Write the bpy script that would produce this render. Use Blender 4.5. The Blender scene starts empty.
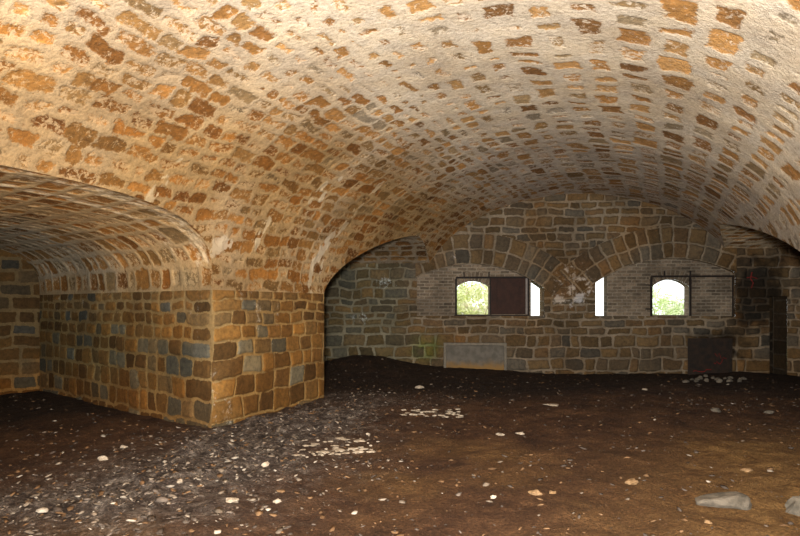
import bpy, bmesh, math, random
import numpy as np
from mathutils import Vector

C = bpy.context.scene.collection
random.seed(7)
F = 560.0            # focal length in pixels
HOR = 306.0          # horizon row
CAMZ = 1.6

# ------------------------------------------------------------------ helpers
def setp(o, label=None, cat=None, group=None, kind=None):
    if label: o['label'] = label
    if cat: o['category'] = cat
    if group: o['group'] = group
    if kind: o['kind'] = kind
    return o

def link(o, parent=None):
    C.objects.link(o)
    if parent: o.parent = parent
    return o

def empty(name, loc, rz=0):
    o = bpy.data.objects.new(name, None)
    o.location = loc; o.rotation_euler = (0, 0, rz); o.empty_display_size = .1
    return link(o)

def np_mesh(name, verts, polys, mat, attrs=None, smooth=True, parent=None):
    me = bpy.data.meshes.new(name)
    lens = np.array([len(p) for p in polys], dtype=np.int32) if not isinstance(polys, np.ndarray) else np.full(len(polys), polys.shape[1], dtype=np.int32)
    idx = np.concatenate([np.asarray(p) for p in polys]).astype(np.int32) if not isinstance(polys, np.ndarray) else polys.ravel().astype(np.int32)
    me.vertices.add(len(verts)); me.vertices.foreach_set('co', np.asarray(verts, dtype=np.float32).ravel())
    me.loops.add(len(idx)); me.loops.foreach_set('vertex_index', idx)
    me.polygons.add(len(lens))
    st = np.concatenate([[0], np.cumsum(lens)[:-1]]).astype(np.int32)
    me.polygons.foreach_set('loop_start', st)
    me.polygons.foreach_set('loop_total', lens)
    me.update(calc_edges=True); me.validate()
    if smooth: me.polygons.foreach_set('use_smooth', np.ones(len(me.polygons), dtype=bool))
    for k, v in (attrs or {}).items():
        v = np.asarray(v, dtype=np.float32)
        if v.ndim == 1:
            a = me.attributes.new(k, 'FLOAT', 'POINT'); a.data.foreach_set('value', v)
        else:
            a = me.attributes.new(k, 'FLOAT_COLOR', 'POINT')
            a.data.foreach_set('color', np.concatenate([v, np.ones((len(v), 1), dtype=np.float32)], 1).ravel())
    if mat: me.materials.append(mat)
    return link(bpy.data.objects.new(name, me), parent)

def bm_obj(name, bm, mat, parent=None, smooth=False):
    me = bpy.data.meshes.new(name); bm.normal_update(); bm.to_mesh(me); bm.free()
    if smooth: me.polygons.foreach_set('use_smooth', np.ones(len(me.polygons), dtype=bool))
    me.materials.append(mat)
    return link(bpy.data.objects.new(name, me), parent)

# ------------------------------------------------------------------ numpy noise
def _h(ix, iy, seed):
    n = (ix.astype(np.int64) * 374761393 + iy.astype(np.int64) * 668265263 + seed * 982451653) & 0xffffffff
    n = ((n ^ (n >> 13)) * 1274126177) & 0xffffffff
    n = ((n ^ (n >> 16)) * 2246822519) & 0xffffffff
    return ((n ^ (n >> 15)) & 0xffffff) / float(0xffffff)

def vnoise(x, y, seed=0):
    ix = np.floor(x); iy = np.floor(y); fx = x - ix; fy = y - iy
    fx = fx * fx * fx * (fx * (fx * 6 - 15) + 10); fy = fy * fy * fy * (fy * (fy * 6 - 15) + 10)
    a = _h(ix, iy, seed); b = _h(ix + 1, iy, seed); c = _h(ix, iy + 1, seed); d = _h(ix + 1, iy + 1, seed)
    return (a * (1 - fx) + b * fx) * (1 - fy) + (c * (1 - fx) + d * fx) * fy

def fbm(x, y, seed=0, oct=3):
    s = 0; a = .5; t = 0
    for k in range(oct):
        s = s + a * (vnoise(x, y, seed + k * 17) * 2 - 1); t += a
        x = x * 2.03 + 11.3; y = y * 2.03 + 5.7; a *= .5
    return s / t

def sstep(a, b, x):
    t = np.clip((x - a) / (b - a), 0, 1); return t * t * (3 - 2 * t)

# ------------------------------------------------------------------ stone layouts
class Layout:
    """irregular coursed rubble on an (s,t) plane in metres"""
    def __init__(self, seed, s0, s1, t0, t1, h, w, rows=None, quoin=None):
        r = random.Random(seed); self.seed = seed
        if rows is None:
            rows = [t0]
            while rows[-1] < t1: rows.append(rows[-1] + r.uniform(*h))
        self.rows = np.array(rows); self.cols = []
        for i in range(len(rows) - 1):
            c = [s0 - (r.uniform(0, w[1]) if quoin is None else 0)]
            if quoin: c.append(c[0] + quoin[i % len(quoin)] * r.uniform(.9, 1.1))
            hh = rows[i + 1] - rows[i]
            while c[-1] < s1: c.append(c[-1] + r.uniform(*w) * (.75 + .25 * hh / (.5 * (h[0] + h[1]))))
            self.cols.append(np.array(c))
    def __call__(self, s, t, warp=.03, wf=3.0, rc=.05):
        sw = s + fbm(s * wf, t * wf, self.seed + 1) * warp
        tw = t + fbm(s * wf, t * wf, self.seed + 2) * warp * .7
        ri = np.clip(np.searchsorted(self.rows, tw) - 1, 0, len(self.rows) - 2)
        l = np.zeros_like(s); rr = np.ones_like(s); ci = np.zeros(s.shape, dtype=np.int64)
        for i in np.unique(ri):
            m = ri == i; c = self.cols[i]
            k = np.clip(np.searchsorted(c, sw[m]) - 1, 0, len(c) - 2)
            l[m] = c[k]; rr[m] = c[k + 1]; ci[m] = k
        b = self.rows[ri]; tt = self.rows[ri + 1]
        dx = np.minimum(sw - l, rr - sw); dy = np.minimum(tw - b, tt - tw)
        d = np.where((dx < rc) & (dy < rc), rc - np.hypot(rc - dx, rc - dy), np.minimum(dx, dy))
        rnd = np.stack([_h(ci, ri, self.seed * 7 + q) for q in (3, 5, 9)], -1)
        return d, rnd

# ------------------------------------------------------------------ node helpers
class N:
    def __init__(self, name):
        self.m = bpy.data.materials.new(name); self.m.use_nodes = True
        self.t = self.m.node_tree; self.t.nodes.clear()
        self.out = self.t.nodes.new('ShaderNodeOutputMaterial')
        self.b = self.t.nodes.new('ShaderNodeBsdfPrincipled')
        self.t.links.new(self.b.outputs[0], self.out.inputs[0])
        self.b.inputs['Specular IOR Level'].default_value = .15
        self.tc = self.t.nodes.new('ShaderNodeNewGeometry').outputs['Position']
        self._obj = None
    def L(self, a, b): self.t.links.new(a, b)
    def obj(self):
        if not self._obj: self._obj = self.t.nodes.new('ShaderNodeTexCoord').outputs['Object']
        return self._obj
    def noise(self, scale, detail=4, rough=.55, vec=None, dist=0, out='Fac'):
        n = self.t.nodes.new('ShaderNodeTexNoise'); n.inputs['Scale'].default_value = scale
        n.inputs['Detail'].default_value = detail; n.inputs['Roughness'].default_value = rough
        n.inputs['Distortion'].default_value = dist
        self.L(vec or self.tc, n.inputs['Vector']); return n.outputs[out]
    def attr(self, name, out='Fac'):
        n = self.t.nodes.new('ShaderNodeAttribute'); n.attribute_name = name; return n.outputs[out]
    def math(self, op, a, b=None, c=None, clamp=False):
        n = self.t.nodes.new('ShaderNodeMath'); n.operation = op; n.use_clamp = clamp
        for i, v in enumerate((a, b, c)):
            if v is None: continue
            if isinstance(v, (int, float)): n.inputs[i].default_value = v
            else: self.L(v, n.inputs[i])
        return n.outputs[0]
    def rng(self, v, a, b, c=0, d=1, smooth=True):
        n = self.t.nodes.new('ShaderNodeMapRange'); n.interpolation_type = 'SMOOTHSTEP' if smooth else 'LINEAR'
        self.L(v, n.inputs[0])
        for i, q in enumerate((a, b, c, d)): n.inputs[i + 1].default_value = q
        return n.outputs[0]
    def ramp(self, v, stops, const=False):
        n = self.t.nodes.new('ShaderNodeValToRGB'); e = n.color_ramp.elements
        n.color_ramp.interpolation = 'CONSTANT' if const else 'LINEAR'
        while len(e) < len(stops): e.new(.5)
        for i, (p, c) in enumerate(stops): e[i].position = p; e[i].color = (*c, 1)
        self.L(v, n.inputs[0]); return n.outputs[0]
    def mix(self, f, a, b, mode='MIX'):
        n = self.t.nodes.new('ShaderNodeMix'); n.data_type = 'RGBA'; n.blend_type = mode
        for s, v in ((0, f), (6, a), (7, b)):
            if isinstance(v, (int, float)): n.inputs[s].default_value = v
            elif isinstance(v, tuple): n.inputs[s].default_value = (*v, 1)
            else: self.L(v, n.inputs[s])
        return n.outputs[2]
    def sep(self, c):
        n = self.t.nodes.new('ShaderNodeSeparateColor'); self.L(c, n.inputs[0]); return n.outputs
    def bump(self, h, strength=.5, dist=.02, prev=None):
        n = self.t.nodes.new('ShaderNodeBump'); n.inputs['Strength'].default_value = strength
        n.inputs['Distance'].default_value = dist; self.L(h, n.inputs['Height'])
        if prev: self.L(prev, n.inputs['Normal'])
        return n.outputs[0]
    def done(self, col, rough=.9, bump=None, metal=0):
        if isinstance(col, tuple): self.b.inputs['Base Color'].default_value = (*col, 1)
        else: self.L(col, self.b.inputs['Base Color'])
        if isinstance(rough, (int, float)): self.b.inputs['Roughness'].default_value = rough
        else: self.L(rough, self.b.inputs['Roughness'])
        self.b.inputs['Metallic'].default_value = metal
        if bump: self.L(bump, self.b.inputs['Normal'])
        return self.m

def masonry(name, stones, mortar, mortar2, white=(.62, .56, .5), patch=.0, edge_amp=.03, soft=.012, sign=1, fine=9, wop=.8, bst=.65, hgain=1.0):
    """stones: ramp by each stone's random value; attributes joint / stone / tint / white drive it"""
    n = N(name)
    j = n.attr('joint'); st = n.sep(n.attr('stone', 'Color')); tint = n.attr('tint', 'Color'); wm = n.attr('white')
    warp = n.math('MULTIPLY', n.math('SUBTRACT', n.math('ADD', n.math('MULTIPLY', n.noise(fine, 5, .7), .65), n.math('MULTIPLY', n.noise(fine * 3.1, 4, .7), .35)), .5), edge_amp * 2.4)
    jj = n.math('ADD', j, warp)
    mask = n.rng(jj, 0, soft)
    col = n.ramp(st[0], stones)
    mott = n.noise(14, 6, .7)
    col = n.mix(1.0, col, n.ramp(mott, [(.25, (.5, .48, .46)), (.5, (1, 1, 1)), (.75, (1.5, 1.4, 1.25))]), 'MULTIPLY')
    col = n.mix(1.0, col, n.ramp(st[1], [(0, (.72, .72, .72)), (1, (1.25, 1.25, 1.25))]), 'MULTIPLY')
    if patch > 0:
        pn = n.noise(17, 6, .75, dist=.5)
        pm = n.math('ADD', n.math('MULTIPLY', st[2], .16), pn)
        col = n.mix(n.math('MULTIPLY', n.rng(pm, .70 - patch, .80 - patch), .72), col, white)
    mcol = n.mix(n.rng(n.noise(3.0, 5, .6), .35, .65), mortar, mortar2)
    mcol = n.mix(1.0, mcol, n.ramp(n.noise(24, 6, .75), [(.28, (.55, .53, .5)), (.5, (.95, .95, .95)), (.68, (1.15, 1.15, 1.15))]), 'MULTIPLY')
    c = n.mix(mask, mcol, col)
    wf = n.rng(n.math('ADD', wm, n.math('MULTIPLY', n.math('SUBTRACT', n.noise(12, 5, .7), .5), 1.1)), .35, .6)
    c = n.mix(n.math('MULTIPLY', wf, wop), c, (.66, .66, .68))
    c = n.mix(1.0, c, tint, 'MULTIPLY')
    c = n.mix(1.0, c, n.ramp(n.noise(.9, 3, .6), [(.3, (.78, .75, .72)), (.65, (1.12, 1.12, 1.12))]), 'MULTIPLY')
    hgt = n.math('ADD', n.math('MULTIPLY', n.rng(jj, -.01, .035), sign * hgain), n.math('MULTIPLY', n.noise(26, 6, .7), .9))
    return n.done(c, .93, n.bump(hgt, bst, .025))

# ------------------------------------------------------------------ plan of the casemate
A_ = math.atan(268 / F); D = np.array([math.sin(A_), math.cos(A_)]); NN = np.array([math.cos(A_), -math.sin(A_)])
B_ = math.atan(723 / F); E1 = np.array([-math.sin(B_), math.cos(B_)])      # direction of the near left passage
P = np.array([-2.413, 7.226])                                              # near corner of the pier
UC, UA, UB, Z0 = -1.87, 3.45, 2.42, 1.81
UL, UR = UC - UA, UC + UA
BW0, BWS = 13.4, .06                                                       # back wall: Y = BW0 - BWS*X
EB = np.array([1, -BWS]) / math.hypot(1, BWS); NB = np.array([BWS, 1]) / math.hypot(1, BWS)
def uv(x, y): return x * NN[0] + y * NN[1], x * D[0] + y * D[1]
def xy(u, v): return u * NN[0] + v * D[0], u * NN[1] + v * D[1]
VP_ = P @ D
P = np.array(xy(UL, VP_))

class Barrel:
    """vaulted void: axis direction e through point c, half width W, springing z0, rise b"""
    def __init__(s, c, e, W, b, q, z0=Z0):
        s.c = np.array(c, float); s.e = np.array(e); s.n = np.array([s.e[1], -s.e[0]]); s.W, s.b, s.q, s.z0 = W, b, q, z0
    def f(s, x, y, z):
        w = np.abs((x - s.c[0]) * s.n[0] + (y - s.c[1]) * s.n[1]) / s.W
        zz = np.maximum(0, z - s.z0) / s.b
        return s.b * (1 - (w ** s.q + zz ** s.q) ** (1 / s.q))
    def prof(s, n=400):
        th = np.linspace(0, math.pi, n); cs, sn = np.cos(th), np.sin(th)
        w = -np.sign(cs) * np.abs(cs) ** (2 / s.q) * s.W; z = s.z0 + np.abs(sn) ** (2 / s.q) * s.b
        L = np.concatenate([[0], np.cumsum(np.hypot(np.diff(w), np.diff(z)))])
        return w, z, L
main = Barrel(xy(UC, 0), D, UA, UB, 2.0)
# near left passage: its far wall is the pier's left face through P
W1 = 2.5
p1 = Barrel(P - W1 * np.array([E1[1], -E1[0]]) * -1 * -1, E1, W1, .97, 3.1)
if abs((P - p1.c) @ p1.n - W1) > 1e-6 and abs((P - p1.c) @ p1.n + W1) > 1e-6: raise SystemExit('p1')
if (p1.c @ D) > VP_: p1 = Barrel(P + W1 * np.array([E1[1], -E1[0]]), E1, W1, .97, 3.1)
# rear left passage hugging the back wall
PE = np.array(xy(UL, 8.1))
dist2 = (BW0 - BWS * PE[0] - PE[1]) / math.hypot(1, BWS); W2 = dist2 * .62
p2 = Barrel(PE + NB * W2, -EB, W2, 1.28, 1.45)
RE = np.array(xy(UR, 8.2)); dist3 = (BW0 - BWS * RE[0] - RE[1]) / math.hypot(1, BWS); W3 = dist3 * .72
p3 = Barrel(RE + NB * W3, EB, W3, 1.12, 1.25, 2.1)
def f_back(x, y): return (BW0 - BWS * x) - y
def passages(x, y, z):
    u, v = uv(x, y)
    a = np.where(u < UC, p1.f(x, y, z), -9); b = np.where(u < UC, p2.f(x, y, z), -9); c = np.where(u > UC, p3.f(x, y, z), -9)
    return np.maximum(np.maximum(a, b), c)

# ------------------------------------------------------------------ clipped grid surfaces
def clip_grid(S, T, pos, nrm, keep, d, extra, relief, mat, name, fade=True, bumpy=.012, seed=0, parent=None):
    """S,T 2-D grids; pos/nrm (…,3); keep>0 stays; extra: dict of vertex attributes"""
    nr, nc = S.shape
    if isinstance(keep, (int, float)): keep = np.full(S.shape, 1.0)
    dis = relief * sstep(-.004, .03, d) * (.4 + extra['stone'][..., 1]) + bumpy * fbm(S * 2.2, T * 2.2, seed + 50, 4)
    if fade: dis = dis * sstep(0, .06, keep)
    edge = np.minimum.reduce([np.arange(nr)[:, None] * np.ones((1, nc)), (nr - 1 - np.arange(nr))[:, None] * np.ones((1, nc)),
                              np.arange(nc)[None] * np.ones((nr, 1)), (nc - 1 - np.arange(nc))[None] * np.ones((nr, 1))])
    dis = dis * np.clip(edge / 3, 0, 1)
    V = (pos + nrm * dis[..., None]).reshape(-1, 3)
    K = keep.ravel(); at = {k: v.reshape(len(K), -1) if v.ndim == 3 else v.ravel() for k, v in extra.items()}
    at['joint'] = d.ravel()
    i = np.arange(nr * nc).reshape(nr, nc)
    Q = np.stack([i[:-1, :-1], i[:-1, 1:], i[1:, 1:], i[1:, :-1]], -1).reshape(-1, 4)
    s = K[Q] > 0; cnt = s.sum(1)
    polys = list(Q[cnt == 4]); cut = Q[(cnt > 0) & (cnt < 4)]
    nv = []; na = {k: [] for k in at}; cache = {}; base = len(V)
    for q in cut:
        out = []
        for a in range(4):
            p, r = q[a], q[(a + 1) % 4]; kp, kr = K[p], K[r]
            if kp > 0: out.append(p)
            if (kp > 0) != (kr > 0):
                key = (min(p, r), max(p, r))
                if key not in cache:
                    w = kp / (kp - kr); cache[key] = base + len(nv)
                    nv.append(V[p] * (1 - w) + V[r] * w)
                    for k in at: na[k].append(at[k][p] * (1 - w) + at[k][r] * w)
                out.append(cache[key])
        if len(out) >= 3: polys.append(np.array(out))
    if nv:
        V = np.concatenate([V, np.array(nv)])
        for k in at: at[k] = np.concatenate([at[k], np.array(na[k])])
    used = np.zeros(len(V), bool)
    flat = np.concatenate(polys); used[flat] = True
    rem = np.cumsum(used) - 1
    lens = [len(p) for p in polys]; flat = rem[flat]; polys = np.split(flat, np.cumsum(lens)[:-1])
    return np_mesh(name, V[used], polys, mat, {k: v[used] for k, v in at.items()}, parent=parent)

def spaced(segs):
    o = []
    for a, b, st in segs: o.append(np.arange(a, b, st))
    o.append([segs[-1][1]]); return np.concatenate(o)

def const_col(shape, c): return np.ones(shape + (3,)) * np.array(c)

def barrel_surface(name, bar, sv, mat, lay, mort, keepf, relief, tintf=None, whitef=None, dt=.025, warp=.04, rc=.06, label=None, seed=0, half=None):
    w, z, L = bar.prof()
    t = np.arange(0, L[-1] + dt, dt); t[-1] = L[-1]
    S, T = np.meshgrid(sv, t)
    W = np.interp(T, L, w); Z = np.interp(T, L, z)
    X = bar.c[0] + bar.e[0] * S + bar.n[0] * W; Y = bar.c[1] + bar.e[1] * S + bar.n[1] * W
    dw = np.gradient(W, axis=0); dz = np.gradient(Z, axis=0); l = np.hypot(dw, dz) + 1e-9
    nw, nz = -dz / l, dw / l                       # rotated tangent
    flip = np.where(nz * 1 > 0, -1.0, 1.0)         # into the void (downwards)
    nw *= flip; nz *= flip
    nrm = np.stack([bar.n[0] * nw, bar.n[1] * nw, nz], -1)
    d, rnd = lay(S, T, warp, 2.6, rc)
    d = d - (mort(S, T, X, Y, Z) if callable(mort) else mort) - .035 * (rnd[..., 2] - .4)
    ex = {'stone': rnd, 'tint': tintf(X, Y, Z, S, T) if tintf else const_col(S.shape, (1, 1, 1)),
          'white': whitef(X, Y, Z, S, T) if whitef else np.zeros(S.shape)}
    o = clip_grid(S, T, np.stack([X, Y, Z], -1), nrm, keepf(X, Y, Z), d, ex, relief, mat, name, seed=seed)
    return setp(o, label, 'ceiling', None, 'structure')

def wall_surface(name, p0, dr, length, z0, z1, nrm2, mat, lay, mort, keepf, relief, tintf=None, whitef=None, ds=.025, warp=.03, rc=.04, label=None, seed=0, s0=0, mirror=False):
    S, T = np.meshgrid(np.linspace(s0, length, max(2, int((length - s0) / ds))), np.linspace(z0, z1, max(2, int((z1 - z0) / ds))))
    X = p0[0] + dr[0] * S; Y = p0[1] + dr[1] * S; Z = T
    d, rnd = lay(S, T, warp, 3.0, rc)
    d = d - mort - .02 * (rnd[..., 2] - .4)
    nrm = np.ones(S.shape + (3,)) * np.array([nrm2[0], nrm2[1], 0])
    ex = {'stone': rnd, 'tint': tintf(X, Y, Z) if tintf else const_col(S.shape, (1, 1, 1)),
          'white': whitef(X, Y, Z) if whitef else np.zeros(S.shape)}
    o = clip_grid(S, T, np.stack([X, Y, Z], -1), nrm, keepf(X, Y, Z) if keepf else 1.0, d, ex, relief, mat, name, seed=seed)
    return setp(o, label, 'wall', None, 'structure')

# ------------------------------------------------------------------ materials
OCH = [(0, (.17, .082, .027)), (.3, (.28, .145, .046)), (.55, (.36, .205, .08)), (.78, (.24, .145, .058)), (.94, (.24, .175, .10)), (1, (.23, .2, .16))]
PIER = [(0, (.082, .046, .019)), (.25, (.122, .066, .024)), (.5, (.17, .090, .029)), (.7, (.13, .082, .038)), (.82, (.095, .08, .058)), (.92, (.082, .082, .078)), (1, (.16, .14, .11))]
DIM = [(0, (.085, .058, .03)), (.3, (.12, .076, .035)), (.5, (.075, .06, .042)), (.7, (.14, .082, .036)), (.85, (.066, .057, .044)), (1, (.11, .09, .066))]
M = {}
M['vault'] = masonry('vault_rubble', OCH, (.50, .415, .31), (.44, .378, .305), white=(.62, .54, .44), patch=.12, edge_amp=.10, soft=.024, sign=-.3, fine=6, bst=.85)
M['pier'] = masonry('pier_stone', PIER, (.27, .185, .09), (.21, .145, .075), patch=.0, wop=.5, edge_amp=.035, soft=.012, sign=.6)
M['back'] = masonry('back_wall_stone', DIM, (.235, .185, .13), (.16, .125, .085), patch=.0, wop=.55, edge_amp=.035, soft=.014, sign=1)
M['brick'] = masonry('infill_brick', [(0, (.10, .080, .058)), (.5, (.14, .108, .076)), (1, (.17, .13, .094))], (.22, .18, .135), (.18, .15, .115), edge_amp=.006, soft=.006, sign=.6)

def plain(name, c1, c2, scale=8, rough=.85, metal=0, bump=.3):
    n = N(name); f = n.noise(scale, 6, .65)
    return n.done(n.mix(n.rng(f, .35, .65), c1, c2), rough, n.bump(n.noise(scale * 4, 5, .7), bump, .01), metal)
M['iron'] = plain('rusty_iron', (.010, .008, .007), (.018, .011, .008), 20, .7)
M['shutter'] = plain('shutter_iron', (.020, .008, .005), (.032, .012, .007), 9, .65)
M['plate'] = plain('plate_iron', (.014, .011, .009), (.026, .016, .011), 9, .6)
M['post'] = plain('grey_post', (.16, .14, .13), (.22, .19, .17), 12, .7)
M['red'] = plain('red_paint', (.15, .014, .011), (.07, .010, .008), 30, .8)
M['rock'] = plain('rock_grey', (.068, .058, .044), (.135, .112, .086), 9, .9, 0, .8)
M['flake'] = plain('pale_flake', (.27, .215, .155), (.46, .385, .30), 14, .9, 0, .6)
M['buff'] = plain('buff_stone', (.17, .10, .045), (.27, .17, .09), 14, .9, 0, .6)
n = N('slab_concrete')
sz = n.t.nodes.new('ShaderNodeSeparateXYZ'); n.L(n.obj(), sz.inputs[0])
f = n.math('ADD', sz.outputs[2], n.math('MULTIPLY', n.math('SUBTRACT', n.noise(5, 5, .65), .5), .35))
M['slab'] = n.done(n.mix(n.rng(f, .08, .3), (.20, .115, .04), n.mix(n.rng(n.noise(7, 5), .35, .65), (.085, .076, .062), (.125, .11, .09))), .9, n.bump(n.noise(30, 5, .7), .4, .01))

# dirt floor
n = N('dirt_floor')
zone = n.attr('zone', 'Color'); zs = n.sep(zone)
base = n.ramp(n.noise(2.2, 6, .65), [(.3, (.045, .021, .011)), (.5, (.095, .045, .021)), (.7, (.155, .078, .036))])
base = n.mix(zs[1], base, n.ramp(n.noise(3.5, 6, .7), [(.3, (.12, .056, .016)), (.7, (.33, .185, .065))]))      # ochre zone
grey = n.ramp(n.noise(7, 7, .75, dist=.5), [(.34, (.025, .018, .015)), (.48, (.10, .075, .062)), (.58, (.20, .165, .14)), (.66, (.46, .39, .33))])
c = n.mix(zs[0], base, grey)
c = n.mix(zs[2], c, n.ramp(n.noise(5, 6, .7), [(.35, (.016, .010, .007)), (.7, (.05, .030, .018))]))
pl_ = n.math('ADD', n.attr('pale'), n.math('MULTIPLY', n.math('SUBTRACT', n.noise(16, 6, .75, dist=.4), .5), 1.3))
c = n.mix(n.math('MULTIPLY', n.rng(pl_, .45, .62), .85), c, (.44, .36, .27))
c = n.mix(1.0, c, n.ramp(n.noise(38, 5, .75), [(.3, (.45, .43, .4)), (.55, (1, 1, 1)), (.72, (1.7, 1.6, 1.5))]), 'MULTIPLY')
hh = n.math('ADD', n.noise(45, 5, .75), n.math('MULTIPLY', n.noise(11, 6, .7), 1.5))
M['dirt'] = n.done(c, .95, n.bump(hh, 1.0, .06))
n = N('debris_chips')
M['chips'] = n.done(n.mix(1.0, n.attr('tint', 'Color'), n.ramp(n.noise(40, 3), [(.3, (.7, .7, .7)), (.7, (1.1, 1.1, 1.1))]), 'MULTIPLY'), .9)

# ------------------------------------------------------------------ vaults
def vault_mort(S, T, X, Y, Z):
    u, v = uv(X, Y)
    k = sstep(-4.6, -1.2, u) * (1 - .55 * sstep(7, 11, v))
    return np.maximum(.010, .011 + .058 * k + .02 * fbm(X * .9, Y * .9, 5) + .026 * fbm(X * 3, Y * 3 + Z, 6))
def vault_tint(X, Y, Z, S, T):
    u, v = uv(X, Y)
    warm = (1 - sstep(-4.7, -2.7, u)) + .3 * fbm(X * .8, Y * .8, 9)
    warm = np.clip(warm, 0, 1)[..., None]
    c = const_col(X.shape, (1.06, 1.04, 1.0)) * (1 - warm) + np.array((.66, .50, .285)) * warm
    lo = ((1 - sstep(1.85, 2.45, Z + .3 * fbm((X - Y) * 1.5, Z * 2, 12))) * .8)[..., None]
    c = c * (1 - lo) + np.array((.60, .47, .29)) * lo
    g = (sstep(7.0, 10.5, v) * sstep(-4.2, -2.6, u))[..., None]
    c = c * (1 - g) + np.array((.84, .82, .84)) * g  # far crown greyed in the tint to stand for cool window light
    return c
def streak(P0, P1, wd, s):
    """white lime streak along a segment in the vault's (v, u) plane"""
    def f(u, v):
        a = np.array(P0); b = np.array(P1); ab = b - a; L = (ab ** 2).sum()
        t = np.clip(((u - a[0]) * ab[0] + (v - a[1]) * ab[1]) / L, 0, 1)
        dd = np.hypot(u - a[0] - t * ab[0], v - a[1] - t * ab[1])
        return s * (1 - sstep(wd * .3, wd, dd))
    return f
def pix_on_main(px, py):
    """(u,v) where the sight line through a pixel meets the main vault"""
    lo = None
    for Y in np.linspace(3, 15, 2400):
        x = (px - 400) / F * Y; z = CAMZ + (HOR - py) / F * Y
        if main.f(np.array(x), np.array(Y), np.array(z)) < 0: return np.array(uv(x, Y))
    return np.array((0, 0))
sts = []
for (a, b, wd, s) in [((312, 268), (345, 225), .10, .62), ((345, 225), (380, 185), .10, .6), ((308, 215), (338, 180), .09, .6), ((312, 200), (325, 185), .08, .5),
                      ((258, 240), (268, 222), .08, .55), ((150, 200), (178, 165), .09, .5), ((322, 268), (318, 285), .07, .5), ((205, 250), (232, 240), .06, .4)]:
    sts.append(streak(pix_on_main(*a), pix_on_main(*b), wd * 1.15, min(.8, s * 1.25)))
def vault_white(X, Y, Z, S, T):
    u, v = uv(X, Y); r = np.zeros(X.shape)
    for f in sts: r = np.maximum(r, f(u, v))
    r = r * (.05 + 1.35 * sstep(-.3, .3, fbm(S * 9, T * 5, 34) + .5 * fbm(S * 22, T * 14, 35)))
    return r + .22 * np.clip(fbm(X * 1.1, Y * 1.1, 33) - .1, 0, 1)
Lm = main.prof()[2][-1]
rr_ = random.Random(3); rows_v = [0]
while rows_v[-1] < Lm + .1: rows_v.append(rows_v[-1] + rr_.uniform(.92, 1.08) * (.175 + .175 * float(sstep(.36, .52, np.array(rows_v[-1] / Lm))) - .06 * float(sstep(.7, 1, np.array(rows_v[-1] / Lm)))))
lay_main = Layout(11, -4, 16, 0, Lm + .3, (.25, .35), (.19, .46), rows_v)
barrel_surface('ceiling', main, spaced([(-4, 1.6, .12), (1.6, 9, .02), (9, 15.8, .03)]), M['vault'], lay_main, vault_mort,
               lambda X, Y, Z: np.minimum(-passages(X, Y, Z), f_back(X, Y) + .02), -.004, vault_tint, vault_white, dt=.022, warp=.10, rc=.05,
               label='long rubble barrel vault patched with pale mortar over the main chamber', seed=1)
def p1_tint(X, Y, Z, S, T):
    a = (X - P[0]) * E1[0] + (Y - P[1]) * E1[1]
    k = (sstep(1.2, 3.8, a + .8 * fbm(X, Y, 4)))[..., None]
    c = np.array((1.12, .87, .54)) * (1 - k) + np.array((.72, .72, .66)) * k  # near part brightened in the tint where the lamps only graze it
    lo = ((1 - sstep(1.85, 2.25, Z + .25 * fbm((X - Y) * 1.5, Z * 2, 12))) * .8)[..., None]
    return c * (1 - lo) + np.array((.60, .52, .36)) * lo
def p1_white(X, Y, Z, S, T):
    a = (X - P[0]) * E1[0] + (Y - P[1]) * E1[1]
    fm = -main.f(X, Y, Z)
    return .52 * (1 - sstep(.05, .22, np.abs(fm - .14))) * sstep(1.95, 2.2, Z) + .5 * (1 - sstep(.02, .14, np.abs(fm - .55))) * sstep(2.0, 2.3, Z) + .15 * fbm(X * 2, Y * 2, 8)
Lp = p1.prof()[2][-1]
aP = (P - p1.c) @ E1
aEnd = aP + 5.6
lay_p1 = Layout(21, -6, 14, 0, Lp + .3, (.24, .34), (.22, .40))
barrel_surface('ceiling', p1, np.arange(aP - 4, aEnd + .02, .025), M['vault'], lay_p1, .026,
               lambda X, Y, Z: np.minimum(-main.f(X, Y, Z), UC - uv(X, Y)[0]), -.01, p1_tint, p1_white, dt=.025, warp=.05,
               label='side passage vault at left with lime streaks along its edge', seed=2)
L2 = p2.prof()[2][-1]
barrel_surface('ceiling', p2, np.arange(-3, 3.2, .04), M['vault'], Layout(31, -4, 6, 0, L2 + .3, (.22, .3), (.2, .4)), .03,
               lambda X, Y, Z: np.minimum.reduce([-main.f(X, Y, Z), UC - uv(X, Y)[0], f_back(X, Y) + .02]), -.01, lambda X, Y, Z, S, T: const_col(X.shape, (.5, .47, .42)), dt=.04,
               label='low dim passage vault beside the back wall, left end', seed=3)
L3 = p3.prof()[2][-1]
barrel_surface('ceiling', p3, np.arange(-4, 4.2, .04), M['vault'], Layout(41, -5, 6, 0, L3 + .3, (.22, .3), (.2, .4)), .03,
               lambda X, Y, Z: np.minimum.reduce([-main.f(X, Y, Z), uv(X, Y)[0] - UC, f_back(X, Y) + .02]), -.01, lambda X, Y, Z, S, T: const_col(X.shape, (1.0, .92, .80)), dt=.04,
               label='dim passage vault at right end of back wall', seed=4)

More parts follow.
